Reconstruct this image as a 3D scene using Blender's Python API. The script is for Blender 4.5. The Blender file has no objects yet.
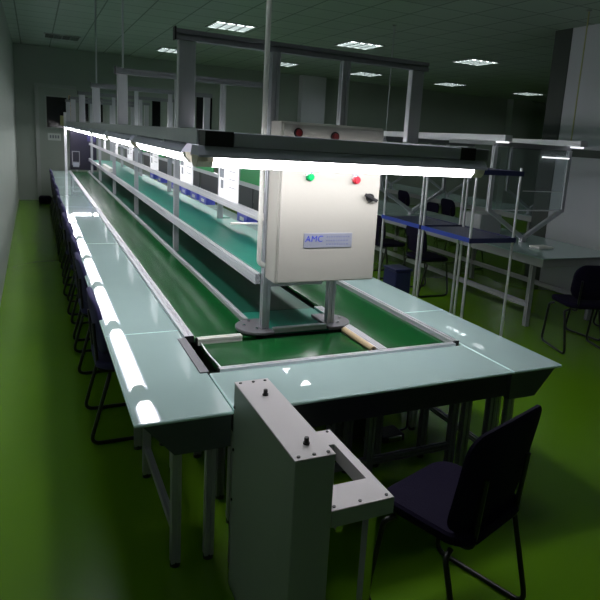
import bpy, bmesh, math, random
from mathutils import Vector, Matrix
random.seed(7)
PI = math.pi
scene = bpy.context.scene
COL = scene.collection

# ------------------------------------------------------------------ materials
def new_mat(name):
    m = bpy.data.materials.new(name); m.use_nodes = True
    nt = m.node_tree
    return m, nt, nt.nodes['Principled BSDF']

def pmat(name, col, rough=.5, metal=0., noise=0., nscale=20., bump=0., spec=.5, coat=0., stretch=None):
    m, nt, b = new_mat(name)
    b.inputs['Base Color'].default_value = (*col, 1)
    b.inputs['Roughness'].default_value = rough
    b.inputs['Metallic'].default_value = metal
    b.inputs['Specular IOR Level'].default_value = spec
    b.inputs['Coat Weight'].default_value = coat
    if noise or bump:
        tc = nt.nodes.new('ShaderNodeTexCoord')
        n = nt.nodes.new('ShaderNodeTexNoise'); n.inputs['Scale'].default_value = nscale
        n.inputs['Detail'].default_value = 4
        if stretch:
            mp = nt.nodes.new('ShaderNodeMapping'); mp.inputs['Scale'].default_value = stretch
            nt.links.new(tc.outputs['Object'], mp.inputs['Vector']); nt.links.new(mp.outputs[0], n.inputs['Vector'])
        else:
            nt.links.new(tc.outputs['Object'], n.inputs['Vector'])
        if noise:
            mix = nt.nodes.new('ShaderNodeMix'); mix.data_type = 'RGBA'
            mix.inputs[6].default_value = (*[c * (1 - noise) for c in col], 1)
            mix.inputs[7].default_value = (*[min(1, c * (1 + noise)) for c in col], 1)
            nt.links.new(n.outputs['Fac'], mix.inputs[0]); nt.links.new(mix.outputs[2], b.inputs['Base Color'])
        if bump:
            bp = nt.nodes.new('ShaderNodeBump'); bp.inputs['Strength'].default_value = bump
            bp.inputs['Distance'].default_value = .01
            nt.links.new(n.outputs['Fac'], bp.inputs['Height']); nt.links.new(bp.outputs[0], b.inputs['Normal'])
    return m

def emat(name, col, strength):
    m, nt, b = new_mat(name)
    b.inputs['Base Color'].default_value = (.8, .8, .8, 1)
    b.inputs['Emission Color'].default_value = (*col, 1)
    b.inputs['Emission Strength'].default_value = strength
    return m

def grid_mat(name, col, line, size, rough=.8, width=.012, off=(0, 0), noise=.08):
    """suspended-ceiling tiles: square panels with darker joints"""
    m, nt, b = new_mat(name)
    b.inputs['Roughness'].default_value = rough
    tc = nt.nodes.new('ShaderNodeTexCoord')
    mp = nt.nodes.new('ShaderNodeMapping'); mp.inputs['Location'].default_value = (off[0], off[1], 0)
    br = nt.nodes.new('ShaderNodeTexBrick'); br.offset = 0; br.squash = 1
    br.inputs['Scale'].default_value = 1; br.inputs['Brick Width'].default_value = size
    br.inputs['Row Height'].default_value = size; br.inputs['Mortar Size'].default_value = width
    br.inputs['Color1'].default_value = (*col, 1)
    br.inputs['Color2'].default_value = (*[c * (1 - noise) for c in col], 1)
    br.inputs['Mortar'].default_value = (*line, 1)
    nt.links.new(tc.outputs['Object'], mp.inputs['Vector']); nt.links.new(mp.outputs[0], br.inputs['Vector'])
    nt.links.new(br.outputs['Color'], b.inputs['Base Color'])
    return m

M = {}
M['alu'] = pmat('brushed_aluminium', (.50, .51, .55), .42, .75, .08, 60, stretch=(1, 1, .08))
M['alu_bright'] = pmat('bright_aluminium', (.72, .72, .76), .35, .6, .06, 40)
M['alu_dark'] = pmat('grey_anodised_aluminium', (.22, .225, .25), .45, .5, .10, 30)
M['fascia'] = pmat('grey_lamp_fascia', (.56, .56, .67), .45, .1, .05, 12)
M['black_tape'] = pmat('black_plastic', (.012, .012, .014), .45, 0, .2, 40)
M['chrome'] = pmat('chrome', (.72, .72, .75), .2, 1.0)
M['glass_top'] = pmat('frosted_glass_top', (.35, .475, .46), .018, 0, .05, 3, spec=.6)
M['glass_edge'] = pmat('glass_edge', (.62, .86, .82), .1)
M['belt'] = pmat('green_conveyor_belt', (.003, .072, .014), .24, 0, .15, 6, spec=.45)
M['teal'] = pmat('teal_rubber_mat', (.012, .20, .14), .45, 0, .15, 8)
M['deck_shaded'] = pmat('shaded_green_mat', (.006, .075, .045), .35, 0, .15, 8)  # deck tone darkened to carry the shadow below the upper belt
M['ind_red'] = pmat('dark_red_indicator', (.14, .012, .012), .3, 0, .05, 50)
M['floor'] = None
M['wall'] = pmat('painted_wall', (.26, .305, .27), .8, 0, .04, 2)
M['wall_panel'] = pmat('pale_partition_panel', (.50, .51, .56), .6, 0, .03, 2)
M['trim'] = pmat('dark_trim', (.035, .045, .04), .5, 0, .1, 10)
M['tray'] = pmat('dark_sheet_tray', (.075, .09, .09), .5, .2, .1, 20)
M['tray_black'] = pmat('dark_front_fascia', (.022, .024, .028), .45, 0, .1, 20)
M['cab'] = pmat('beige_powder_coat', (.41, .40, .36), .45, 0, .02, 60, bump=.03)
M['plate'] = pmat('plate_metal', (.36, .38, .46), .4, .3, .06, 90)
M['blue_ink'] = pmat('blue_ink', (.02, .05, .55), .5, 0, .05, 50)
M['faint_ink'] = pmat('faint_ink', (.22, .25, .42), .5, 0, .05, 50)
M['green_btn'] = pmat('green_button', (.0, .38, .10), .25, 0, .05, 50)
M['red_btn'] = pmat('red_button', (.62, .03, .05), .25, 0, .05, 50)
M['black'] = pmat('black_rubber', (.010, .010, .012), .5, 0, .2, 40)
M['white_plastic'] = pmat('white_plastic', (.72, .72, .68), .4, 0, .03, 20)
M['lens_end'] = pmat('beige_lens_end', (.55, .50, .36), .3, 0, .1, 30)
M['paper'] = pmat('paper', (.80, .80, .82), .8, 0, .03, 30)
M['ink'] = pmat('grey_print', (.16, .18, .20), .8, 0, .5, 150)
M['green_board'] = pmat('green_board', (.0, .36, .08), .4, 0, .05, 20)
M['dark_sheet'] = pmat('dark_sheet', (.03, .033, .035), .4, 0, .1, 20)
M['navy_board'] = pmat('navy_board', (.007, .006, .02), .4, 0, .3, 8)
M['bin_blue'] = pmat('blue_bin', (.12, .13, .68), .35, 0, .06, 20)
M['navy_fabric'] = pmat('navy_fabric', (.020, .017, .075), .85, 0, .25, 200, bump=.2)
M['black_fabric'] = pmat('black_fabric', (.006, .004, .018), .9, 0, .25, 200, bump=.2, spec=.15)
M['tube_black'] = pmat('black_tube', (.012, .014, .012), .3, .2, .1, 30)
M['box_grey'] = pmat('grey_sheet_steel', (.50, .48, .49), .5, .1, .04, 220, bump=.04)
M['box_side'] = pmat('shaded_sheet_steel', (.27, .33, .275), .5, .1, .04, 220, bump=.04)  # same stand steel, shade of the upright faces put into the colour
M['plate_dark'] = pmat('dark_foot_plate', (.17, .17, .185), .45, .3, .12, 60)
M['wood'] = pmat('tan_roller', (.50, .38, .22), .5, 0, .12, 30)
M['blue_liner'] = pmat('blue_shelf_liner', (.015, .04, .28), .4, 0, .1, 20)
M['navy_liner'] = pmat('dark_blue_shelf', (.015, .018, .07), .35, 0, .1, 20)
M['bench_grey'] = pmat('pale_grey_panel', (.30, .31, .32), .5, 0, .05, 20)
M['yellow_box'] = pmat('yellow_green_box', (.42, .42, .20), .6, 0, .06, 20)
M['window_dark'] = pmat('dark_window_glass', (.006, .007, .008), .1)
M['lamp_frame'] = pmat('lamp_frame', (.30, .33, .31), .5, .2, .05, 20)
M['lamp_off'] = pmat('unlit_lamp', (.45, .50, .48), .3, .2, .2, 12)
M['louver'] = pmat('lamp_louver', (.16, .18, .17), .35, .4, .05, 20)
M['tube'] = emat('fluorescent_lens', (1.0, .97, 1.0), 15.0)
M['ceil_lamp'] = emat('ceiling_lamp', (.90, .97, 1.0), 7.0)
M['weak_tube'] = emat('far_lamp', (.95, .97, 1.0), 1.2)
M['ceiling'] = grid_mat('ceiling_tiles', (.32, .385, .335), (.13, .165, .14), .575, .85, .010, (-.16, 0))

def floor_mat():
    m, nt, b = new_mat('green_epoxy_floor')
    tc = nt.nodes.new('ShaderNodeTexCoord')
    n = nt.nodes.new('ShaderNodeTexNoise'); n.inputs['Scale'].default_value = .9; n.inputs['Detail'].default_value = 6
    cr = nt.nodes.new('ShaderNodeValToRGB')
    cr.color_ramp.elements[0].position = .3; cr.color_ramp.elements[0].color = (.090, .215, .004, 1)
    cr.color_ramp.elements[1].position = .75; cr.color_ramp.elements[1].color = (.108, .245, .006, 1)
    b.inputs['Specular IOR Level'].default_value = .3
    mr = nt.nodes.new('ShaderNodeMapRange'); mr.inputs[3].default_value = .20; mr.inputs[4].default_value = .30
    nt.links.new(tc.outputs['Object'], n.inputs['Vector'])
    nt.links.new(n.outputs['Fac'], cr.inputs[0]); nt.links.new(cr.outputs[0], b.inputs['Base Color'])
    nt.links.new(n.outputs['Fac'], mr.inputs[0]); nt.links.new(mr.outputs[0], b.inputs['Roughness'])
    return m
M['floor'] = floor_mat()

def clear_mat():
    m, nt, b = new_mat('clear_plastic_sheet')
    out = nt.nodes['Material Output']
    tr = nt.nodes.new('ShaderNodeBsdfTransparent'); tr.inputs[0].default_value = (.86, .90, .90, 1)
    mix = nt.nodes.new('ShaderNodeMixShader'); mix.inputs[0].default_value = .10
    b.inputs['Base Color'].default_value = (.5, .55, .58, 1); b.inputs['Roughness'].default_value = .12
    n = nt.nodes.new('ShaderNodeTexNoise'); n.inputs['Scale'].default_value = 5
    bp = nt.nodes.new('ShaderNodeBump'); bp.inputs['Strength'].default_value = .4
    nt.links.new(n.outputs['Fac'], bp.inputs['Height']); nt.links.new(bp.outputs[0], b.inputs['Normal'])
    nt.links.new(tr.outputs[0], mix.inputs[1]); nt.links.new(b.outputs[0], mix.inputs[2])
    nt.links.new(mix.outputs[0], out.inputs['Surface'])
    return m
M['clear'] = clear_mat()

# ------------------------------------------------------------------ mesh builder
class MB:
    def __init__(self): self.bm = bmesh.new()
    def box(self, x0, x1, y0, y1, z0, z1, bev=0., seg=1, mi=0):
        t = bmesh.new()
        v = [t.verts.new((x, y, z)) for x in (x0, x1) for y in (y0, y1) for z in (z0, z1)]
        for f in ((0, 1, 3, 2), (4, 6, 7, 5), (0, 4, 5, 1), (2, 3, 7, 6), (0, 2, 6, 4), (1, 5, 7, 3)):
            t.faces.new([v[i] for i in f])
        bmesh.ops.recalc_face_normals(t, faces=t.faces)
        if bev > 0:
            bmesh.ops.bevel(t, geom=list(t.edges), offset=bev, segments=seg, affect='EDGES', profile=.5)
        for f in t.faces: f.material_index = mi
        self._merge(t); return self
    def _merge(self, t, mat=None):
        me = bpy.data.meshes.new('tmp'); t.to_mesh(me); t.free()
        if mat is not None: me.transform(mat)
        self.bm.from_mesh(me); bpy.data.meshes.remove(me)
    def extrude_poly(self, pts, p0, p1, up=(0, 0, 1)):
        """closed 2-D outline (u, v) swept from p0 to p1; u along side, v along up"""
        p0, p1 = Vector(p0), Vector(p1); d = (p1 - p0).normalized()
        up = Vector(up)
        if abs(d.dot(up)) > .99: up = Vector((0, 1, 0))
        s = d.cross(up).normalized(); u2 = s.cross(d).normalized()
        t = bmesh.new()
        a = [t.verts.new(p0 + s * u + u2 * v) for u, v in pts]
        b = [t.verts.new(p1 + s * u + u2 * v) for u, v in pts]
        n = len(pts)
        for i in range(n):
            t.faces.new((a[i], a[(i + 1) % n], b[(i + 1) % n], b[i]))
        t.faces.new(a); t.faces.new(b[::-1])
        bmesh.ops.recalc_face_normals(t, faces=t.faces)
        self._merge(t); return self
    def profile(self, p0, p1, w=.045, h=None, up=(0, 0, 1)):
        """aluminium T-slot extrusion"""
        h = h or w
        a, b = w / 2, h / 2; g = min(w, h) * .11; dd = min(w, h) * .16
        pts = []
        def side(fn, half):
            ks = [0] if half < .033 else [-half / 2, half / 2]
            out = []
            for k in ks: out += [fn(k - g, 0), fn(k - g, dd), fn(k + g, dd), fn(k + g, 0)]
            return out
        pts += [(-a, -b)] + side(lambda s, q: (s, -b + q), a)
        pts += [(a, -b)] + side(lambda s, q: (a - q, s), b)
        pts += [(a, b)] + side(lambda s, q: (-s, b - q), a)
        pts += [(-a, b)] + side(lambda s, q: (-a + q, -s), b)
        return self.extrude_poly(pts, p0, p1, up)
    def cyl(self, p0, p1, r, n=16, r2=None):
        p0, p1 = Vector(p0), Vector(p1); r2 = r if r2 is None else r2
        t = bmesh.new()
        bmesh.ops.create_cone(t, cap_ends=True, segments=n, radius1=r, radius2=r2, depth=(p1 - p0).length)
        q = Vector((0, 0, 1)).rotation_difference((p1 - p0).normalized())
        self._merge(t, Matrix.Translation((p0 + p1) / 2) @ q.to_matrix().to_4x4())
        return self
    def tube(self, pts, r, n=10, bend=.04, steps=5):
        """round tube through corner points with filleted bends"""
        P = [Vector(p) for p in pts]; path = [P[0]]
        for i in range(1, len(P) - 1):
            a, b, c = P[i - 1], P[i], P[i + 1]
            d = min(bend, (a - b).length * .45, (c - b).length * .45)
            q0 = b + (a - b).normalized() * d; q1 = b + (c - b).normalized() * d
            for k in range(steps + 1):
                s = k / steps; path.append((1 - s) ** 2 * q0 + 2 * s * (1 - s) * b + s * s * q1)
        path.append(P[-1])
        t = bmesh.new(); rings = []; nrm = None
        for i, p in enumerate(path):
            d = (path[min(i + 1, len(path) - 1)] - path[max(i - 1, 0)]).normalized()
            if nrm is None:
                nrm = d.orthogonal().normalized()
            else:
                nrm = (nrm - d * nrm.dot(d)).normalized()
            bn = d.cross(nrm)
            rings.append([t.verts.new(p + (nrm * math.cos(2 * PI * k / n) + bn * math.sin(2 * PI * k / n)) * r) for k in range(n)])
        for i in range(len(rings) - 1):
            for k in range(n):
                t.faces.new((rings[i][k], rings[i][(k + 1) % n], rings[i + 1][(k + 1) % n], rings[i + 1][k]))
        t.faces.new(rings[0][::-1]); t.faces.new(rings[-1])
        bmesh.ops.recalc_face_normals(t, faces=t.faces)
        self._merge(t); return self
    def lathe(self, x, y, prof, n=12):
        t = bmesh.new()
        rings = [[t.verts.new((x + r * math.cos(2 * PI * k / n), y + r * math.sin(2 * PI * k / n), z)) for k in range(n)] for z, r in prof]
        for i in range(len(rings) - 1):
            for k in range(n): t.faces.new((rings[i][k], rings[i][(k + 1) % n], rings[i + 1][(k + 1) % n], rings[i + 1][k]))
        t.faces.new(rings[0][::-1]); t.faces.new(rings[-1])
        self._merge(t); return self
    def slab(self, fn_xy, z0, z1, bev=.006, seg=2):
        """horizontal slab with an arbitrary outline"""
        t = bmesh.new()
        a = [t.verts.new((x, y, z0)) for x, y in fn_xy]; b = [t.verts.new((x, y, z1)) for x, y in fn_xy]
        n = len(a)
        for i in range(n): t.faces.new((a[i], a[(i + 1) % n], b[(i + 1) % n], b[i]))
        t.faces.new(a[::-1]); top = t.faces.new(b)
        bmesh.ops.recalc_face_normals(t, faces=t.faces)
        if bev: bmesh.ops.bevel(t, geom=list({e for f in t.faces if len(f.verts) == n and n > 4 or f is top for e in f.edges}), offset=bev, segments=seg, affect='EDGES', profile=.5)
        self._merge(t); return self

def glass_slab(x0, x1, y0, y1, z0, z1):
    m = MB().box(x0, x1, y0, y1, z0 - .003, z1, .0045)
    m.bm.normal_update()
    for f in m.bm.faces: f.material_index = 0 if f.normal.z > .9 else 1
    return m

def root_of(o):
    while o.parent: o = o.parent
    return o

def build(name, mb, mats, parent=None, loc=None, smooth=False):
    """link an MB as one mesh object; coordinates are world at build time (the root is not rotated yet)"""
    me = bpy.data.meshes.new(name)
    off = Vector((0, 0, 0))
    if parent is not None: off = root_of(parent).location.copy()
    elif loc is not None: off = Vector(loc)
    else:
        vs = [v.co for v in mb.bm.verts]
        off = Vector(((min(v.x for v in vs) + max(v.x for v in vs)) / 2, (min(v.y for v in vs) + max(v.y for v in vs)) / 2, min(v.z for v in vs)))
    bmesh.ops.translate(mb.bm, vec=-off, verts=mb.bm.verts)
    mb.bm.to_mesh(me); mb.bm.free()
    for m in (mats if isinstance(mats, (list, tuple)) else [mats]): me.materials.append(M[m] if isinstance(m, str) else m)
    if smooth:
        me.polygons.foreach_set('use_smooth', [True] * len(me.polygons))
        try: me.set_sharp_from_angle(angle=math.radians(40))
        except Exception: pass
    o = bpy.data.objects.new(name, me); COL.objects.link(o)
    if parent is not None: o.parent = parent
    else: o.location = off
    return o

def tag(o, label, cat, group=None, kind=None):
    o['label'] = label; o['category'] = cat
    if group: o['group'] = group
    if kind: o['kind'] = kind
    return o

def thing(name, label, cat, loc, group=None):
    o = bpy.data.objects.new(name, None); o.empty_display_size = .1; COL.objects.link(o)
    o.location = loc
    return tag(o, label, cat, group)

def structure(name, mb, mats):
    o = build(name, mb, mats); o['kind'] = 'structure'; return o

def copy_tree(o, parent=None):
    c = o.copy(); COL.objects.link(c); c.parent = parent
    for ch in list(o.children): copy_tree(ch, c)
    return c

def dup(root, loc, rotz=0., label=None, group=None):
    r = copy_tree(root); r.location = loc; r.rotation_euler = (0, 0, rotz)
    if label: r['label'] = label
    if group: r['group'] = group
    return r

ORD = ['first', 'second', 'third', 'fourth', 'fifth', 'sixth', 'seventh', 'eighth', 'ninth', 'tenth', 'eleventh', 'twelfth', 'thirteenth']

# ------------------------------------------------------------------ room shell
CE = 3.5
YW = 16.0
XL, XR = -.36, 17.0
structure('floor', MB().box(XL - .1, XR, -3.0, YW + .1, -.08, 0), 'floor')
structure('ceiling', MB().box(XL - .1, XR, -3.0, YW + .1, CE, CE + .08), 'ceiling')
wb = MB().box(XL - .1, XR, YW, YW + .12, 0, CE)
structure('wall_back', wb, 'wall')
structure('wall_left', MB().box(XL - .12, XL, -3.0, YW, 0, CE), 'wall')
structure('wall_right', MB().box(XR, XR + .12, -3.0, YW, 0, CE), 'wall')
structure('wall_front', MB().box(XL - .1, XR, -3.12, -3.0, 0, CE), 'wall')
# pillars on the far wall
structure('trim_1', MB().box(6.55, 7.25, YW - .25, YW, 0, CE), 'wall_panel')
structure('trim_2', MB().box(13.9, 14.7, YW - .3, YW, 0, CE), 'wall')
# partition wall at the right: panels with a dark joint band and end post
structure('wall_partition', MB().box(6.46, 6.58, -3.0, 6.32, 0, CE), 'wall_panel')
structure('trim_3', MB().box(6.45, 6.59, 6.32, 6.62, 0, CE), 'trim')
structure('trim_4', MB().box(6.44, 6.458, -3.0, 6.32, 1.83, 1.93), 'trim')
# door and windows on the far wall
structure('door_1', MB().box(.10, .86, YW - .03, YW, 0, 2.6), 'wall')
d = bpy.data.objects['door_1']
fr = MB().box(.04, .12, YW - .06, YW - .002, 0, 2.68).box(.12, .92, YW - .06, YW - .002, 2.60, 2.68)
structure('trim_5', fr, 'lamp_frame')
structure('window_1', MB().box(.28, .71, YW - .045, YW - .031, 1.71, 2.40), 'window_dark')
wf = MB().box(.25, .28, YW - .055, YW - .031, 1.68, 2.43).box(.71, .74, YW - .055, YW - .031, 1.68, 2.43)
wf.box(.28, .71, YW - .055, YW - .031, 2.40, 2.43).box(.28, .71, YW - .055, YW - .031, 1.68, 1.71)
structure('trim_6', wf, 'lamp_frame')
for i, (x0, x1, z0, z1) in enumerate([(1.28, 1.50, 1.9, 2.45), (1.08, 1.18, 1.9, 2.45), (3.75, 4.15, 1.5, 2.75), (2.65, 2.85, 1.6, 2.5)]):
    structure('window_%d' % (i + 2), MB().box(x0, x1, YW - .03, YW, z0, z1), 'window_dark')

s = thing('door_sign', 'small pale sign below the dark door window on far wall', 'sign', (.43, YW - .05, 1.42))
build('sign_plate', MB().box(.29, .57, YW - .042, YW - .032, 1.41, 1.57), 'lamp_off', s)
mk = MB()
for k in range(4): mk.box(.33 + k * .055, .365 + k * .055, YW - .047, YW - .042, 1.46, 1.53)
build('print', mk, 'ink', s)
tag(build('wall_box', MB().box(.56, .70, YW - .14, YW - .06, 1.76, 1.99, .01), 'yellow_box'), 'yellow green box fixed beside the dark door window', 'box')
sl = thing('signal_strip', 'narrow beige strip with dark spots right of the door window', 'signal strip', (.76, YW - .05, 1.95))
build('strip', MB().box(.745, .80, YW - .06, YW - .032, 2.0, 2.46, .006), 'wood', sl)
for k in range(3):
    build('spot', MB().cyl((.772, YW - .06, 2.09 + k * .14), (.772, YW - .07, 2.09 + k * .14), .02, 12), 'black', sl)
tag(build('floor_bag', MB().box(.05, .33, 15.2, 15.6, 0, .16, .06, 3), 'black_fabric', smooth=True), 'dark bag on the floor by the far wall', 'bag')

# ------------------------------------------------------------------ ceiling lamps
def lamp(x, y, lit, label, w=.60):
    t = thing('ceiling_lamp', label, 'ceiling lamp', (x, y, CE), 'louvred lamps in the ceiling')
    z = CE; a = w / 2
    f = MB()
    f.box(x - a - .03, x + a + .03, y - a - .03, y - a, z - .02, z - .001).box(x - a - .03, x + a + .03, y + a, y + a + .03, z - .02, z - .001)
    f.box(x - a - .03, x - a, y - a, y + a, z - .02, z - .001).box(x + a, x + a + .03, y - a, y + a, z - .02, z - .001)
    build('frame', f, 'lamp_frame', t)
    build('diffuser', MB().box(x - a, x + a, y - a, y + a, z - .006, z - .002), 'ceil_lamp' if lit else 'lamp_off', t)
    l = MB()
    for k in range(1, 4): l.box(x - a + k * w / 4 - .011, x - a + k * w / 4 + .011, y - a, y + a, z - .026, z - .007)
    for k in range(1, 5): l.box(x - a, x + a, y - a + k * w / 5 - .008, y - a + k * w / 5 + .008, z - .026, z - .007)
    build('louver', l, 'louver', t)
    return t
near = [2.85, 5.15, 7.70, 10.35]
far = [.56, 2.75, 5.20, 7.44, 9.99, 12.74]
for i, x in enumerate(near):
    lamp(x, 9.9, True, ['lit ceiling lamp above the near left frame beam', 'lit ceiling lamp above the beam right of cabinet, nearest row',
                        'lit ceiling lamp, third from left in the nearer row', 'lit ceiling lamp beside the right partition wall'][i])
for (x, y, lab) in ((.56, 5.9, 'added unseen lamp above the left aisle, over the second gantry frame'), (2.85, 5.9, 'added unseen lamp over the right belt, above the second gantry frame'),
                    (.56, 3.0, 'added unseen lamp above the left aisle, over the near bench end'), (2.85, 3.0, 'added unseen lamp over the right end of the front bench'),
                    (.56, -2.05, 'added unseen lamp behind the camera over the left aisle')):
    lamp(x, y, True, lab)  # lamps added out of view to raise the light on bench and floor
for i, x in enumerate(far):
    lamp(x, 13.85, i > 0, ['unlit grey ceiling lamp at the far left corner', 'lit ceiling lamp of the far row behind the near left hanger',
                           'lit ceiling lamp of the far row above the control cabinet', 'lit ceiling lamp of the far row right of cabinet',
                           'small lit ceiling lamp of the far row at centre right', 'rightmost lit ceiling lamp of the far row'][i])

# ------------------------------------------------------------------ assembly line
T = .76                      # worktop height
Y1, YE = 2.18, 15.3
SE = [2.18, 3.25, 5.97, 8.69, 11.41, 13.35, 15.3]
def leg(mb_parent, x, y, z1=.62, z0=0., w=.04, mat='alu'):
    m = MB().profile((x, y, z0 + .02), (x, y, z1), w)
    o = build('leg', m, mat, mb_parent)
    build('foot', MB().cyl((x, y, z0), (x, y, z0 + .02), .022, 14), 'black', o)
    return o

def side_bench(x_out, x_in, y0, y1, label, near_end=False):
    sgn = 1 if x_in > x_out else -1
    t = thing('workbench', label, 'workbench', ((x_out + x_in) / 2, (y0 + y1) / 2, 0), 'glass topped side benches of the line')
    g = glass_slab(min(x_out, x_in), max(x_out, x_in), y0 + .002, y1 - .002, T - .012, T)
    build('glass_top', g, ['glass_top', 'glass_edge'], t)
    tr = MB()
    w = abs(x_in - x_out)
    pts = [(.03, T - .016), (.155, .60), (w - .005, .60), (w - .005, T - .016)]
    # outline in the XZ plane swept along Y
    tb = bmesh.new()
    a = [tb.verts.new((x_out + sgn * u, y0 + .02, z)) for u, z in pts]; b = [tb.verts.new((x_out + sgn * u, y1 - .004, z)) for u, z in pts]
    for i in range(4): tb.faces.new((a[i], a[(i + 1) % 4], b[(i + 1) % 4], b[i]))
    tb.faces.new(a); tb.faces.new(b[::-1]); bmesh.ops.recalc_face_normals(tb, faces=tb.faces)
    tr._merge(tb)
    build('tray', tr, 'tray', t)
    for yy in ((y0 + .16, y1 - .16) if y1 - y0 > .5 else (y0 + .2,)):
        leg(t, x_out + sgn * .19, yy, .60); leg(t, x_in - sgn * .05, yy, .60)
    build('stretcher', MB().profile((x_out + sgn * .19, y0 + .17, .17), (x_out + sgn * .19, y1 - .17, .17), .03), 'alu', t)
    return t
LL = ['corner glass bench at the near left, end facing the camera', 'left glass bench right behind the near left corner bench', 'left glass bench, third from the camera',
      'left glass bench, fourth from the camera', 'left glass bench, fifth from the camera', 'left glass bench at the far end by the dark display board']
RL = ['corner glass bench at the right end of the front bench', 'right glass bench right behind the right corner bench', 'right glass bench, third from the camera',
      'right glass bench, fourth from the camera', 'right glass bench, fifth from the camera', 'right glass bench at the far end of the line']
for i in range(6):
    side_bench(.30, .685, SE[i], SE[i + 1], LL[i])
    side_bench(2.48, 2.145, SE[i], SE[i + 1], RL[i])

fb = thing('front_workbench', 'wide glass front bench across the near end of the line', 'workbench', (1.41, 2.4, 0))
build('glass_top', glass_slab(.69, 2.14, 2.182, 2.60, T - .012, T), ['glass_top', 'glass_edge'], fb)
build('fascia', MB().extrude_poly([(0, 0), (.02, 0), (.0, .115), (-.02, .115)], (.70, 2.215, .628), (2.13, 2.215, .628)), 'tray_black', fb)
build('tray', MB().box(.70, 2.13, 2.24, 2.58, .64, T - .016), 'tray_black', fb)
for (x, y) in ((.72, 2.235), (1.93, 2.26), (2.09, 2.26), (.80, 2.55), (1.55, 2.55), (2.09, 2.55)):
    leg(fb, x, y, .64, mat='alu_dark' if x > 1 else 'alu')
build('stretcher', MB().profile((.82, 2.55, .18), (2.07, 2.55, .18), .035), 'alu_dark', fb)

# aluminium border strips
def strip(label, x0, x1, y0, y1, z0=.735, z1=.772, mat='alu_bright'):
    t = thing('border_strip', label, 'border strip', ((x0 + x1) / 2, (y0 + y1) / 2, z0))
    L = 'y' if y1 - y0 > x1 - x0 else 'x'
    m = MB()
    if L == 'y':
        c = (x0 + x1) / 2; w = x1 - x0
        m.profile((c, y0, (z0 + z1) / 2), (c, y1, (z0 + z1) / 2), w, z1 - z0)
    else:
        c = (y0 + y1) / 2; w = y1 - y0
        m.profile((x0, c, (z0 + z1) / 2), (x1, c, (z0 + z1) / 2), w, z1 - z0)
    build('rail', m, mat, t)
    e = MB()
    if L == 'y': e.box(x0 - .001, x1 + .001, y0 - .004, y0, z0, z1 + .001)
    else: e.box(x0 - .004, x0, y0, y1, z0, z1 + .001)
    build('end_cap', e, 'black', t)
strip('bright aluminium edge strip between left glass benches and left green belt', .688, .735, 3.105, YE)
strip('aluminium edge strip between right green belt and right glass benches', 2.10, 2.142, 2.64, YE)
strip('thin aluminium strip behind the front glass bench', .742, 2.095, 2.603, 2.636)
strip('pale bar across the left belt, ending at the left foot plate', .742, .985, 3.035, 3.075, .738, .775, 'white_plastic')
tag(build('cover_plate', MB().box(.648, .692, 2.606, 3.10, .7605, .766, .002), 'plate_dark'), 'flat grey plate between left corner bench and cross belt', 'cover plate')

def conveyor(name, label, x0, x1, y0, y1, axis, edge=None):
    t = thing(name, label, 'conveyor', ((x0 + x1) / 2, (y0 + y1) / 2, 0), 'green belt conveyors')
    build('belt', MB().box(x0, x1, y0, y1, .715, .750, .012, 3), 'belt', t, smooth=True)
    build('bed', MB().box(x0 + .01, x1 - .01, y0 + .03, y1 - .03, .60, .712), 'tray_black', t)
    if edge:
        build('edge_rail', MB().profile((edge, y0 + .27, .74), (edge, y1, .74), .028, .055), 'alu_bright', t)
    n = max(2, int((y1 - y0) / 2.4) + 1)
    for k in range(n):
        yy = y0 + .12 + (y1 - y0 - .24) * k / (n - 1)
        if axis == 'y' or k in (0, n - 1):
            for xx in (x0 + .05, x1 - .05): leg(t, xx, yy, .60, mat='alu_dark')
    return t
conveyor('belt_conveyor', 'long green belt on the left side of the line', .742, 1.088, 3.085, YE, 'y', 1.105)
conveyor('belt_conveyor', 'wide green belt on the right side of the line', 1.680, 2.095, 2.645, YE, 'y')
conveyor('cross_conveyor', 'short green cross belt behind the front glass bench', .752, 1.585, 2.645, 3.028, 'x')
# guide rails and roller at the right of the cross belt
gr = thing('guide_rail', 'double aluminium guide rail right of the cross belt', 'rail', (1.645, 2.9, .70))
for xx in (1.632, 1.660):
    build('rail', MB().profile((xx, 2.645, .742), (xx, 3.5, .742), .024, .055), 'alu_bright', gr)
build('end_bracket', MB().box(1.612, 1.674, 2.638, 2.643, .715, .772), 'black', gr)
rl = thing('belt_roller', 'tan roller along the right end of the cross belt', 'roller', (1.606, 2.9, .72))
build('roller', MB().cyl((1.600, 2.67, .762), (1.600, 3.02, .762), .017, 20), 'wood', rl, smooth=True)
build('roller_pin', MB().cyl((1.600, 2.643, .762), (1.600, 2.67, .762), .006, 10), 'black', rl)
tag(build('belt_guide', MB().tube([(.765, 2.645, .755), (.752, 2.86, .755), (.757, 3.03, .755)], .004, 8, .12), 'alu_bright'), 'thin bent rod along the left end of the cross belt', 'rod')

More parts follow.
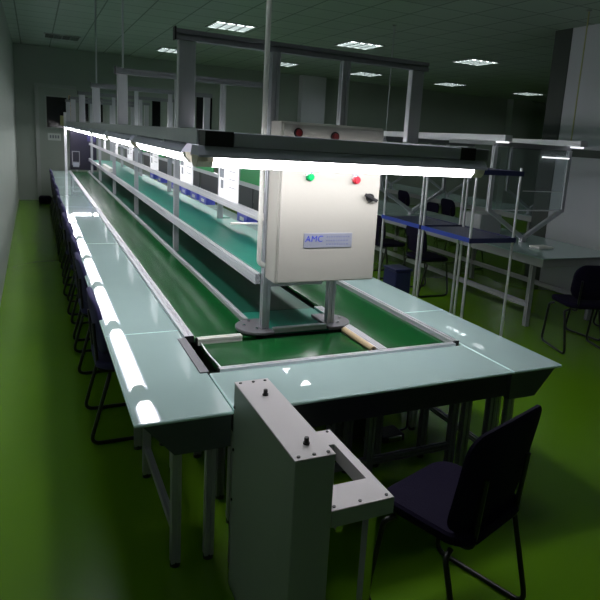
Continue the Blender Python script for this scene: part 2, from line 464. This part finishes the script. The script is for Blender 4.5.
# centre deck
dk = thing('centre_deck', 'green centre deck, coloured darker for shade under the upper belt', 'deck', (1.39, 9.2, 0))
build('mat', MB().box(1.135, 1.615, 3.53, YE, .742, .752, .002), 'deck_shaded', dk)
build('bed', MB().box(1.135, 1.615, 3.53, YE, .60, .741), 'tray_black', dk)
for k in range(5):
    for xx in (1.18, 1.57): leg(dk, xx, 3.7 + k * 2.85, .60, mat='alu_dark')
dn = thing('plate_table', 'teal panel between the two foot plates below the cabinet', 'deck panel', (1.36, 3.3, 0))
build('mat', MB().box(1.124, 1.618, 3.09, 3.525, .742, .752, .002), 'teal', dn)
build('bed', MB().box(1.124, 1.618, 3.09, 3.525, .60, .741), 'tray_black', dn)
for yy in (3.14, 3.48): leg(dn, 1.37, yy, .60, mat='alu_dark')
tag(build('deck_edge_rail', MB().profile((1.184, 3.10, .768), (1.516, 3.10, .768), .03, .03), 'alu_bright'), 'short pale rail between the two foot plates', 'rail')

# ------------------------------------------------------------------ gantry frames
FY = [3.14, 5.60, 8.05, 10.45, 12.85, 14.75]
XA, XB = 1.145, 1.555        # centre posts
def gantry(y, label, near):
    t = thing('lamp_gantry', label, 'gantry frame', (1.36, y, .752), 'gantry frames along the line')
    for xx in (XA, XB):
        p = build('post', MB().profile((xx, y, .775 if near else .753), (xx, y, 2.275), .045, .045), 'alu', t)
    build('beam', MB().profile((.63, y, 2.30), (2.09, y, 2.30), .05, .05), 'alu_dark', t)
    build('beam_cap', MB().box(.622, .6295, y - .026, y + .026, 2.272, 2.335, .002), 'black', t)
    for x0, x1 in ((.645, .725), (1.985, 2.065)):
        hh = build('hanger', MB().box(x0, x1, y - .02, y + .02, 1.862, 2.274, .003), 'alu', t)
        build('hanger_edge', MB().box(x0 - .0035, x0, y - .02, y + .02, 1.862, 2.274), 'alu_bright', hh)
    if near:
        for xx, sg in ((XA, -1), (XB, 1)):
            # rounded D-shaped foot plate reaching outward
            pts = []
            for k in range(13):
                a = PI / 2 + PI * k / 12
                pts.append((xx - sg * .0 + sg * (-.06 * math.cos(a) * -1 * -1) * 0 + sg * (.02 + .13 * abs(math.cos(a))), y + .05 + .135 * math.sin(a)))
            pts += [(xx - sg * .035, y - .085), (xx - sg * .035, y + .185)]
            fp = build('foot_plate', MB().slab(pts, .756, .774, .003, 1), 'plate_dark', t)
            for (dx, dy) in ((.05, -.02), (.10, .06), (.05, .13)):
                build('bolt', MB().cyl((xx + sg * dx, y + dy, .774), (xx + sg * dx, y + dy, .783), .010, 6), 'chrome', fp)
    return t
GL = ['nearest gantry frame with rounded foot plates, behind the cabinet', 'second gantry frame from the camera', 'third gantry frame from the camera',
      'fourth gantry frame from the camera', 'fifth gantry frame from the camera', 'farthest gantry frame by the far end wall']
for i, y in enumerate(FY): gantry(y, GL[i], i == 0)

# rails between the posts (left row and right row)
def long_rail(label, x, z, w, h, y0=3.17, y1=14.9, mat='alu', double=False):
    t = thing('side_rail', label, 'rail', (x, (y0 + y1) / 2, z - h / 2))
    if double:
        build('rail', MB().profile((x, y0, z + h / 2 + .001), (x, y1, z + h / 2 + .001), w, h), mat, t)
        build('rail', MB().profile((x, y0, z - h / 2), (x, y1, z - h / 2), w, h), mat, t)
    else:
        build('rail', MB().profile((x, y0, z), (x, y1, z), w, h), mat, t)
    return t
long_rail('thin upper rail on the left row of posts, above the teal shelf', XA - .036, 1.405, .022, .045, mat='alu_bright')
long_rail('double lower rail on the left row of posts', XA - .040, 1.055, .030, .030, double=True, mat='alu_bright')
long_rail('upper rail on the right row of posts behind the papers', XB + .036, 1.435, .022, .035, mat='alu_bright')
long_rail('lower rail on the right row of posts carrying blue bins', XB + .036, 1.235, .022, .03, mat='alu')

ub = thing('upper_conveyor', 'long teal upper belt between the two rows of posts', 'conveyor', (1.38, 9.0, 1.0))
build('belt', MB().box(1.170, 1.530, 3.25, 14.70, 1.030, 1.058, .002), 'teal', ub)
build('side_apron', MB().box(1.1685, 1.1695, 3.25, 14.70, 1.02, 1.05), 'tray_black', ub)
pc = [3.19, 5.60, 8.05, 10.45, 12.85, 14.72]
for k in range(5):
    build('belt_infill', MB().box(1.531, 1.66, pc[k] + .03, pc[k + 1] - .03, 1.035, 1.0565), 'teal', ub)
for yy in (3.23, 5.67, 8.12, 10.52, 12.92, 14.68):
    build('cross_bar', MB().profile((1.170, yy, 1.010), (1.530, yy, 1.010), .03), 'alu', ub)

# printed sheets hung above the upper left rail
px = XA - .040
k = 0
for (ya, yb) in ((3.58, 4.02), (4.78, 5.24), (6.28, 6.74), (8.05, 8.55), (9.6, 9.95), (11.3, 11.65)):
    t = thing('instruction_sheet', 'white printed sheet above the upper left rail, %s from the cabinet' % ORD[k], 'paper sheet', (px, (ya + yb) / 2, 1.43), 'printed sheets above the rail'); k += 1
    build('sheet', MB().box(px - .003, px + .001, ya, yb, 1.428, 1.72), 'paper', t)
    w = yb - ya
    pr = MB()
    for (a, b, z0, z1) in ((.50, .66, 1.66, 1.70), (.70, .92, 1.64, 1.70), (.72, .95, 1.56, 1.62), (.74, .88, 1.49, 1.545)):
        pr.box(px - .0042, px - .003, ya + w * a, ya + w * b, z0, z1)
    for q in range(4): pr.box(px - .0042, px - .003, ya + w * .12, ya + w * .44, 1.66 - q * .05, 1.664 - q * .05)
    build('print', pr, 'ink', t)
# green boards and plain dark sheets on the right row
k = 0
for (ya, yb) in ((4.42, 5.10), (6.0, 6.75), (7.4, 7.95), (8.6, 9.3), (10.2, 10.9)):
    t = thing('green_board', 'green board on the right post row, %s from the cabinet' % ORD[k], 'board', (XB + .036, (ya + yb) / 2, 1.453), 'green boards on the right posts')
    build('panel', MB().box(XB + .030, XB + .036, ya, yb, 1.453, 1.72), 'green_board', t)
    build('panel_frame', MB().box(XB + .028, XB + .038, yb, yb + .10, 1.453, 1.72), 'alu', t)
    k += 1
k = 0
for (ya, yb) in ((4.12, 4.72), (4.75, 5.5), (5.68, 6.5), (6.55, 7.3), (7.35, 7.98), (8.12, 9.1), (9.15, 10.35), (10.5, 12.7)):
    tag(build('dark_sheet', MB().box(XB + .030, XB + .038, ya, yb, 1.252, 1.416, .002), 'dark_sheet'), 'dark sheet between the two right rails, %s from the cabinet' % ORD[k], 'board', 'dark sheets between the right rails')
    k += 1
# blue bins hung from the right rail
def bin_at(y, w, label):
    x0 = XB + .0215
    t = thing('parts_bin', label, 'bin', (x0 - .02, y, 1.14), 'blue bins hung from the right rail')
    sh = MB().box(x0 - .085, x0 - .080, y - w / 2, y + w / 2, 1.145, 1.225)
    sh.box(x0 - .002, x0 + .003, y - w / 2, y + w / 2, 1.145, 1.245).box(x0 - .080, x0 - .002, y - w / 2, y - w / 2 + .005, 1.145, 1.225)
    sh.box(x0 - .080, x0 - .002, y + w / 2 - .005, y + w / 2, 1.145, 1.225).box(x0 - .080, x0 - .002, y - w / 2 + .005, y + w / 2 - .005, 1.145, 1.150)
    build('shell', sh, 'bin_blue', t)
    build('card', MB().box(x0 - .087, x0 - .0851, y - w * .2, y + w * .2, 1.16, 1.19), 'paper', t)
    return t
for k, (y, w) in enumerate(((4.72, .26), (6.02, .28), (6.42, .28), (6.90, .28), (7.45, .28), (8.4, .26), (9.0, .26))):
    bin_at(y, w, 'blue parts bin on the right row, %s from the cabinet' % ORD[k])
tag(build('white_carton', MB().box(1.10, 1.16, 10.7, 11.9, 1.087, 1.15, .004), 'white_plastic'), 'flat white carton lying on the double rail near the far end', 'carton')

# ------------------------------------------------------------------ lamp troughs
def lens(parent, p0, p1):
    """luminaire below a trough: grey sloped body, glowing prism lens, beige end caps"""
    p0, p1 = Vector(p0), Vector(p1); d = (p1 - p0).normalized()
    body = [(-.050, 0), (.050, 0), (.078, -.038), (.078, -.046), (.059, -.0405), (-.059, -.0405), (-.078, -.046), (-.078, -.038)]
    b = build('lamp_body', MB().extrude_poly(body, p0, p1), 'fascia', parent)
    pr = [(-.058, -.041), (.058, -.041), (.052, -.066), (.030, -.089), (-.030, -.089), (-.052, -.066)]
    build('lamp_lens', MB().extrude_poly(pr, p0 + d * .07, p1 - d * .07), 'tube', b)
    for a, c in ((p0, p0 + d * .069), (p1 - d * .069, p1)):
        build('lens_end', MB().extrude_poly(pr, a, c), 'lens_end', b)

ft = thing('front_lamp_trough', 'lamp trough across the front of the line, glowing underneath', 'lamp', (1.36, 2.62, 1.79))
build('fascia', MB().box(.765, 1.965, 2.565, 2.675, 1.792, 1.852, .003), 'fascia', ft)
for a, b in ((.640, .764), (1.966, 2.06)):
    build('end_wrap', MB().box(a, b, 2.563, 2.677, 1.790, 1.854, .002), 'black_tape', ft)
build('end_block', MB().box(2.061, 2.145, 2.565, 2.675, 1.792, 1.852, .003), 'alu_dark', ft)
lens(ft, (.61, 2.62, 1.790), (2.13, 2.62, 1.790))

def side_trough(x, label):
    t = thing('side_lamp_trough', label, 'lamp', (x, 8.9, 1.79))
    build('fascia', MB().box(x - .058, x + .058, 2.6775, 14.9595, 1.792, 1.858, .003), 'alu', t)
    y = 2.90
    while y < 14.5:
        lens(t, (x, y, 1.790), (x, min(y + 1.62, 14.9), 1.790)); y += 1.80
    cl = MB()
    for k in range(12): cl.box(x - .064, x - .0585, 3.4 + k * 1.0, 3.43 + k * 1.0, 1.784, 1.796)
    build('clip', cl, 'alu_bright', t)
side_trough(.690, 'long lamp trough above the left benches')
side_trough(2.035, 'long lamp trough above the right benches')
et = thing('end_lamp_trough', 'short lamp trough across the far end of the line', 'lamp', (1.36, 15.02, 1.79))
build('fascia', MB().box(.64, 2.09, 14.96, 15.07, 1.792, 1.852, .003), 'fascia', et)
lens(et, (.66, 15.02, 1.790), (2.05, 15.02, 1.790))

# ------------------------------------------------------------------ control cabinet
cb = thing('control_cabinet', 'beige control cabinet with green and red buttons on the posts', 'control cabinet', (1.40, 3.0, 1.09))
CX0, CX1, CYF, CYB, CZ0, CZ1 = 1.105, 1.692, 2.885, 3.055, 1.09, 1.925
build('body', MB().box(CX0, CX1, CYF + .02, CYB, CZ0, CZ1, .006, 2), 'cab', cb)
dr = build('door', MB().box(CX0 + .008, CX1 - .006, CYF, CYF + .0195, CZ0 + .008, CZ1 - .008, .004, 2), 'cab', cb)
for zz in (1.2, 1.8):
    build('mounting_bracket', MB().box(1.13, 1.57, CYB + .0005, 3.117, zz, zz + .04), 'alu_dark', cb)
for x, z in ((1.19, 1.872), (1.395, 1.866)):
    q = build('indicator', MB().cyl((x, CYF - .001, z), (x, CYF - .014, z), .017, 20), 'ind_red', cb, smooth=True)
    build('indicator_ring', MB().cyl((x, CYF - .0006, z), (x, CYF - .005, z), .024, 20), 'black', q)
np_ = build('nameplate', MB().box(1.25, 1.535, CYF - .004, CYF - .0005, 1.283, 1.362, .001), 'plate', cb)
tx = MB()
fc = bpy.data.curves.new('letters', 'FONT'); fc.body = 'AMC'; fc.size = .046; fc.shear = .10; fc.offset = 0; fc.space_character = 1.06; fc.extrude = .0006
to = bpy.data.objects.new('letters', fc); COL.objects.link(to)
bpy.context.view_layer.update()
me = bpy.data.meshes.new_from_object(to.evaluated_get(bpy.context.evaluated_depsgraph_get()))
bpy.data.objects.remove(to)
me.transform(Matrix.Translation((1.258, CYF - .0046, 1.316)) @ Matrix.Rotation(PI / 2, 4, 'X'))
tx.bm.from_mesh(me)
build('lettering', tx, 'blue_ink', np_)
fx = MB()
for r in range(3):
    x = 1.382
    while x < 1.515:
        w = random.uniform(.006, .013); fx.box(x, min(x + w, 1.522), CYF - .0048, CYF - .004, 1.338 - r * .020, 1.346 - r * .020); x += w + .006
build('worn_print', fx, 'faint_ink', np_)
for x, z, mat, nm in ((1.264, 1.655, 'green_btn', 'green_button'), (1.533, 1.648, 'red_btn', 'red_button')):
    q = build(nm, MB().cyl((x, CYF - .001, z), (x, CYF - .022, z), .019, 24).cyl((x, CYF - .022, z), (x, CYF - .030, z), .016, 24), mat, cb, smooth=True)
    q['label'] = ('green' if 'green' in nm else 'red') + ' round push button'
    build('button_ring', MB().cyl((x, CYF - .0006, z), (x, CYF - .006, z), .023, 24), 'chrome', q)
    build('button_tag', MB().box(x - .020, x + .020, CYF - .003, CYF - .0007, z + .022, z + .052), 'plate', q)
lk = build('lock_knob', MB().cyl((1.625, CYF - .001, 1.555), (1.625, CYF - .018, 1.555), .022, 20), 'black', cb)
h = MB().box(-.042, .042, -.03, -.016, -.009, .009, .003)
h.bm.transform(Matrix.Translation((1.625, CYF, 1.555)) @ Matrix.Rotation(math.radians(24), 4, 'Y'))
build('lock_handle', h, 'black', lk)

cp = thing('conduit_pipe', 'white conduit pipe from the ceiling down the left of the cabinet', 'pipe', (1.075, 3.075, 1.17))
build('pipe', MB().tube([(1.075, 3.072, CE - .002), (1.075, 3.072, 1.165), (1.125, 3.072, 1.15)], .0135, 14, .03), 'white_plastic', cp, smooth=True)
build('coupling', MB().cyl((1.075, 3.072, 1.40), (1.075, 3.072, 1.44), .018, 14), 'white_plastic', cp)
build('side_stub', MB().cyl((1.062, 3.07, 1.385), (.90, 3.03, 1.392), .006, 10), 'white_plastic', cp)

# ------------------------------------------------------------------ far end of the line
db = thing('display_board', 'dark navy board on posts at the far end of the line', 'board', (1.0, 15.2, .76))
build('panel', MB().box(.72, 1.28, 15.16, 15.19, .80, 1.775, .004), 'navy_board', db)
ol = MB().box(.755, .775, 15.152, 15.158, .90, 1.22).box(.905, .92, 15.152, 15.158, .90, 1.22).box(.775, .905, 15.152, 15.158, 1.20, 1.22).box(.775, .905, 15.152, 15.158, .86, .98)
build('outline', ol, 'alu_dark', db)
build('white_print', MB().box(.78, .90, 15.150, 15.1518, .87, .96), 'plate', db)
build('purple_patch', MB().box(1.08, 1.27, 15.152, 15.159, 1.45, 1.66), 'navy_fabric', db)
build('leg', MB().profile((.86, 15.175, .7615), (.86, 15.175, .80), .03), 'alu', db); build('leg', MB().profile((1.12, 15.175, .753), (1.12, 15.175, .80), .03), 'alu', db)
tag(build('end_post', MB().profile((.604, 14.5, .7605), (.604, 14.5, 2.05), .05, .045), 'alu_bright'), 'pale upright post standing on the far end of the left benches', 'post')

# ------------------------------------------------------------------ chairs
def rounded(w, d, r, n=6):
    pts = []
    for cx, cy, a0 in ((w - r, d - r, 0), (-w + r, d - r, PI / 2), (-w + r, -d + r, PI), (w - r, -d + r, 1.5 * PI)):
        for k in range(n + 1):
            a = a0 + PI / 2 * k / n; pts.append((cx + r * math.cos(a), cy + r * math.sin(a)))
    return pts
def cushion(mb, w, d, r, thick, fn, rows=3):
    """padded slab: stacked shrinking outlines mapped through fn(u, v, t)"""
    t = bmesh.new(); rings = []
    prof = [(-.5, .90), (-.42, .97), (-.2, 1.0), (.2, 1.0), (.42, .96), (.5, .86)]
    base = rounded(w, d, r)
    for h, s in prof:
        rings.append([t.verts.new(fn(x * s, y * s, h * thick)) for x, y in base])
    n = len(base)
    for i in range(len(rings) - 1):
        for k in range(n): t.faces.new((rings[i][k], rings[i][(k + 1) % n], rings[i + 1][(k + 1) % n], rings[i + 1][k]))
    for ring, hh in ((rings[0], prof[0][0]), (rings[-1], prof[-1][0])):
        inner = [t.verts.new(fn(x * .45, y * .45, (hh + math.copysign(.10, hh)) * thick)) for x, y in base]
        for k in range(n): t.faces.new((ring[k], ring[(k + 1) % n], inner[(k + 1) % n], inner[k]))
        t.faces.new(inner)
    bmesh.ops.recalc_face_normals(t, faces=t.faces)
    mb._merge(t); return mb
def make_chair(label, fab, frame_mat, group, w=.225, hb=.17, rb=.11):
    t = thing('sled_chair', label, 'chair', (0, 0, 0), group)
    build('seat', cushion(MB(), .225, .215, .09, .055, lambda x, y, h: (x, y, .455 + h - .10 * (y < -.1) * (y + .1) + .3 * x * x)), fab, t, smooth=True)
    build('backrest', cushion(MB(), w, hb, rb, .032, lambda x, y, h: (x, -.205 - .16 * y + h + .55 * x * x, .70 + y)), fab, t, smooth=True)
    for sx in (-1, 1):
        x = sx * .245
        build('side_frame', MB().tube([(sx * .20, .12, .42), (x, .14, .41), (x, .20, .012), (x, -.255, .012), (x, -.15, .41), (sx * .20, -.14, .42)], .0115, 10, .06), frame_mat, t, smooth=True)
        build('back_support', MB().tube([(sx * .15, -.10, .42), (sx * .15, -.20, .425), (sx * .15, -.222, .72)], .010, 10, .05), frame_mat, t, smooth=True)
    return t
chair_y = [3.77, 4.90, 5.68, 6.46, 7.20, 8.05, 8.95, 9.85, 10.8, 11.8, 12.9, 14.0]
c0 = make_chair('nearest navy chair tucked under the left glass bench', 'navy_fabric', 'tube_black', 'navy chairs along the left benches')
c0.location = (.495, chair_y[0], 0); c0.rotation_euler = (0, 0, -PI / 2)
for k, y in enumerate(chair_y[1:]):
    dup(c0, (.495 + random.uniform(-.01, .015), y, 0), -PI / 2 + random.uniform(-.05, .05), 'navy chair along the left benches, %s from the camera' % ORD[k + 1])
cr = make_chair('dark navy chair facing the front glass bench at lower right', 'black_fabric', 'tube_black', None, .25, .21, .085)
cr.location = (1.455, 1.73, 0); cr.rotation_euler = (0, 0, math.radians(19))

# ------------------------------------------------------------------ grey test stand in front of the bench
bx = thing('test_stand', 'grey sheet steel test stand with two black knobs before the bench', 'test stand', (.74, 1.84, 0))
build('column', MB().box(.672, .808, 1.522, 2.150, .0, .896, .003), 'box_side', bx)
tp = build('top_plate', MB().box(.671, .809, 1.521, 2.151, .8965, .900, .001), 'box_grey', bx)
for yy in (1.61, 2.00):
    k = build('knob', MB().cyl((.746, yy, .900), (.746, yy, .905), .011, 16).cyl((.746, yy, .905), (.746, yy, .922), .0075, 16), 'black', tp)
for (x, y) in ((.690, 1.540), (.742, 1.540), (.790, 1.540), (.690, 2.130), (.742, 2.130), (.790, 2.130)):
    build('screw', MB().cyl((x, y, .900), (x, y, .903), .006, 10), 'black', tp)
for z in (.80, .62, .4):
    build('side_screw', MB().cyl((.672, 2.135, z), (.668, 2.135, z), .006, 10), 'black', bx)
# lower platform with rectangular opening
X0, X1, Ya, Yb = .809, 1.038, 1.523, 2.025
def ring_plate(o, i, z0, z1):
    t = bmesh.new()
    L = [[t.verts.new((x, y, z)) for x, y in ((q[0], q[2]), (q[1], q[2]), (q[1], q[3]), (q[0], q[3]))] for z in (z0, z1) for q in (o, i)]
    for k in range(4):
        j = (k + 1) % 4
        t.faces.new((L[0][k], L[0][j], L[2][j], L[2][k])); t.faces.new((L[1][k], L[3][k], L[3][j], L[1][j]))
        t.faces.new((L[0][k], L[1][k], L[1][j], L[0][j])); t.faces.new((L[2][k], L[2][j], L[3][j], L[3][k]))
    bmesh.ops.recalc_face_normals(t, faces=t.faces)
    m = MB(); m._merge(t); return m
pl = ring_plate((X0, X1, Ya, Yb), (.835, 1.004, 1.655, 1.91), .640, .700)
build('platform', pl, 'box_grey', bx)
build('platform_side', MB().box(X0, X1 + .001, Ya - .002, Ya - .0005, .641, .697), 'box_side', bx)  # thin cover in the shade-toned steel over the platform front
build('inner_bar', MB().cyl((.86, 1.56, .60), (.86, 2.0, .60), .014, 14), 'chrome', bx)
for (x, y) in ((.825, 1.542), (.92, 1.542), (1.02, 1.542), (1.02, 2.01)):
    build('screw', MB().cyl((x, y, .700), (x, y, .703), .006, 10), 'black', bx)
build('support_leg', MB().box(.97, 1.00, 1.56, 1.60, 0, .639), 'chrome', bx)
build('support_leg', MB().box(.97, 1.00, 1.96, 2.0, 0, .639), 'chrome', bx)

# under the front bench
fpd = thing('foot_pedal', 'black foot pedal with chrome edge and cable under the bench', 'foot pedal', (1.98, 3.02, 0))
build('pedal', MB().box(1.90, 2.06, 2.96, 3.10, .005, .05, .01, 2), 'black', fpd)
build('rim', MB().box(1.93, 2.03, 2.945, 2.958, .02, .05, .004), 'chrome', fpd)
build('cable', MB().tube([(2.06, 3.05, .03), (2.13, 3.05, .03), (2.12, 3.05, .35), (2.09, 3.05, .598)], .006, 8, .08), 'black', fpd)
dv = thing('drive_box', 'dark drive box standing on the floor under the front bench', 'drive box', (1.72, 3.0, 0))
build('housing', MB().box(1.60, 1.86, 2.92, 3.22, .10, .52, .006), 'tray_black', dv)
build('panel', MB().box(1.64, 1.82, 2.914, 2.9195, .16, .46), 'dark_sheet', dv)
for x in (1.63, 1.83): build('foot', MB().box(x - .02, x + .02, 2.95, 3.19, 0, .10), 'alu_dark', dv)

# ------------------------------------------------------------------ wire racks at the right
def rack(y0, y1, label):
    x0, x1 = 3.41, 3.90
    t = thing('wire_rack', label, 'rack', ((x0 + x1) / 2, (y0 + y1) / 2, 0), 'chrome post racks')
    for x in (x0, x1):
        for y in (y0, y1):
            prof = [(.02, .0115)]
            for q in range(20):
                z = .05 + q * .05; prof += [(z, .0125), (z + .003, .0117), (z + .006, .0117), (z + .009, .0125)]
            prof.append((1.71, .0115))
            p = build('post', MB().lathe(x, y, prof), 'alu_bright', t, smooth=True)
            build('foot', MB().cyl((x, y, 0), (x, y, .02), .018, 12), 'black', p)
    for z in (1.055, 1.655):
        s = build('shelf', MB().box(x0 - .012, x1 + .012, y0 - .012, y1 + .012, z, z + .012), 'navy_liner' if z > .5 else 'blue_liner', t)
        e = MB().box(x0 - .02, x0 - .012, y0 - .012, y1 + .012, z - .012, z + .028)
        ee = build('shelf_edge', e, 'blue_liner', s)
        e = MB().box(x0 - .02, x1 + .02, y0 - .020, y0 - .012, z - .018, z + .025).box(x1 + .012, x1 + .02, y0 - .012, y1 + .012, z - .018, z + .025)
        build('shelf_rim', e, 'navy_liner', s)
    return t
rack(4.20, 4.93, 'nearer chrome post rack with blue edged shelves, right of the line')
rack(4.99, 5.70, 'farther chrome post rack with blue edged shelves, beside the cabinet')
ct = thing('plastic_crate', 'dark blue crate on the floor under the farther rack', 'crate', (3.54, 5.53, 0))
build('shell', MB().box(3.44, 3.64, 5.40, 5.66, 0, .50, .01), 'navy_liner', ct)
build('rim', MB().box(3.43, 3.65, 5.39, 5.67, .501, .53, .006), 'navy_liner', ct)

# ------------------------------------------------------------------ background lines
def back_line(x0, x1, y0, y1, zt, ys, nm, za=.02):
    t = thing('background_bench', 'pale glass topped bench of the %s line in the background' % nm, 'workbench', ((x0 + x1) / 2, (y0 + y1) / 2, 0))
    build('glass_top', MB().box(x0, x1, y0, y1, zt - .012, zt, .002), 'glass_top', t)
    build('fascia', MB().box(x0 + .02, x1 - .02, y0 + .02, y1 - .02, zt - .10, zt - .013), 'bench_grey', t)
    n = int((y1 - y0) / 1.9) + 1
    for k in range(n):
        yy = y0 + .25 + (y1 - y0 - .5) * k / (n - 1)
        for xx in (x0 + .12, x1 - .12):
            build('leg', MB().profile((xx, yy, 0), (xx, yy, zt - .10), .05), 'bench_grey', t)
    for xx in (x0 + .12, x1 - .12): build('stretcher', MB().profile((xx, y0 + .28, .24), (xx, y1 - .28, .24), .05), 'bench_grey', t)
    xc = (x0 + x1) / 2; w = (x1 - x0) / 2 - .02
    for k, y in enumerate(ys):
        f = thing('branched_frame', 'grey frame with slanting arms, %s on the %s line' % (ORD[k], nm), 'frame', (xc, y, zt), 'slant armed frames in the background')
        build('stem', MB().profile((xc, y, zt + .001), (xc, y, zt + .06), .06), 'alu', f)
        for sx in (-1, 1):
            build('arm', MB().extrude_poly([(-.022, -.022), (.022, -.022), (.022, .022), (-.022, .022)], (xc + sx * .03, y, zt + .06), (xc + sx * w, y, zt + .38), (0, 1, 0)), 'alu', f)
            build('upright', MB().profile((xc + sx * w, y, zt + .36), (xc + sx * w, y, 1.90), .045), 'alu', f)
        build('beam', MB().profile((xc - w, y, 1.925), (xc + w, y, 1.925), .05), 'alu_dark', f)
    for sx, side in ((-1, 'left'), (1, 'right')):
        q = thing('background_trough', 'long grey lamp trough on the %s of the %s line' % (side, nm), 'lamp', (xc + sx * w, (y0 + y1) / 2, 1.95))
        build('fascia', MB().box(xc + sx * w - .05, xc + sx * w + .05, ys[0] - .2, y1 - .2, 1.952, 2.02), 'alu_bright', q)
        build('lamp_lens', MB().box(xc + sx * w - .03, xc + sx * w + .03, ys[0] - .18, ys[0] - .03, 1.935, 1.951), 'weak_tube', q)
    return xc, w
xc, w = back_line(4.62, 5.80, 4.50, 13.5, .80, (5.45, 7.9, 10.3), 'middle')
cs = thing('plastic_sheet', 'clear plastic sheet hung inside the nearest slant armed frame', 'sheet', (xc, 5.45, 1.18))
build('sheet', MB().box(xc - w + .03, xc + w - .03, 5.44, 5.446, 1.17, 1.89), 'clear', cs)
build('hem', MB().box(xc - w + .03, xc + w - .03, 5.436, 5.4398, 1.17, 1.185).box(xc - .1, xc + w - .05, 5.436, 5.4398, 1.40, 1.41), 'alu_bright', cs)
tag(build('strip_lamp', MB().box(xc + .12, xc + w - .04, 5.40, 5.43, 1.80, 1.815), 'weak_tube'), 'thin bright strip lamp on the nearest slant armed frame', 'lamp')
back_line(7.5, 8.7, 7.6, 14.5, .80, (8.4, 10.9, 13.3), 'rear')
# shelf clutter above the middle line
tag(build('grey_case', MB().box(5.0, 5.35, 6.0, 6.4, .801, 1.05, .01), 'bench_grey'), 'grey case on the middle line bench behind the plastic sheet', 'case')
tag(build('white_tray', MB().box(5.0, 5.22, 4.95, 5.12, .801, .825, .008), 'white_plastic'), 'low white tray on the near end of the middle bench', 'tray')

bc = make_chair('dark chair at the near end of the middle background bench', 'black_fabric', 'tube_black', 'dark chairs in the background')
bc.location = (5.35, 4.35, 0); bc.rotation_euler = (0, 0, .1)
bl = [((4.72, 4.05, 0), -.3, 'dark chair left of the one at the middle bench end'), ((4.45, 6.3, 0), -PI / 2, 'dark chair on the left of middle bench, nearest behind the racks'),
      ((4.45, 7.3, 0), -PI / 2, 'dark chair on the left of middle bench, second behind the racks'), ((4.45, 8.5, 0), -PI / 2, 'dark chair on the left of middle bench, third behind the racks'),
      ((6.05, 7.6, 0), PI / 2, 'dark chair on the right of middle bench, nearer one'), ((6.1, 8.9, 0), PI / 2, 'dark chair on the right of middle bench, farther one'),
      ((7.35, 9.6, 0), -PI / 2, 'dark chair on the left of rear bench, nearer one'), ((7.35, 11.2, 0), -PI / 2, 'dark chair on the left of rear bench, farther one')]
for l, r, lab in bl: dup(bc, l, r, lab)

# hanging rods
for (x, y, z0, lab) in ((.69, 5.60, 2.326, 'thin rod from ceiling to the second gantry frame'), (.69, 8.05, 2.326, 'thin rod from ceiling to the third gantry frame'),
                        (5.78, 5.45, 1.951, 'thin rod from ceiling to the nearest slant armed frame'), (4.65, 7.9, 1.951, 'thin rod from ceiling to the middle line, second frame')):
    t = thing('hanging_rod', lab, 'rod', (x, y, z0))
    build('rod', MB().cyl((x, y, z0), (x, y, CE - .021), .008, 8), 'yellow_box' if x > 5 else 'alu', t)
    build('ceiling_rose', MB().cyl((x, y, CE - .02), (x, y, CE - .001), .03, 14), 'lamp_frame', t)

# ------------------------------------------------------------------ camera
cam = bpy.data.cameras.new('camera'); co = bpy.data.objects.new('camera', cam); COL.objects.link(co)
R = ((0.89733, -0.43663, 0.06442), (-0.03176, -0.20947, -0.9773), (0.44021, 0.87492, -0.20184))
m3 = Matrix(((R[0][0], -R[1][0], -R[2][0]), (R[0][1], -R[1][1], -R[2][1]), (R[0][2], -R[1][2], -R[2][2])))
co.matrix_world = Matrix.Translation((0, 0, 1.85)) @ m3.to_4x4()
cam.sensor_width = 36; cam.lens = 606.73 / 600 * 36
cam.shift_x = (300 - 336.22) / 600; cam.shift_y = (265.09 - 300) / 600
cam.clip_start = .05
scene.camera = co

# ------------------------------------------------------------------ light
w = bpy.data.worlds.new('world'); scene.world = w; w.use_nodes = True
w.node_tree.nodes['Background'].inputs[0].default_value = (.55, .62, .60, 1)
w.node_tree.nodes['Background'].inputs[1].default_value = .05
scene.view_settings.view_transform = 'Standard'; scene.view_settings.look = 'None'
scene.view_settings.gamma = 1; scene.view_settings.use_curve_mapping = False
scene.view_settings.exposure = .22
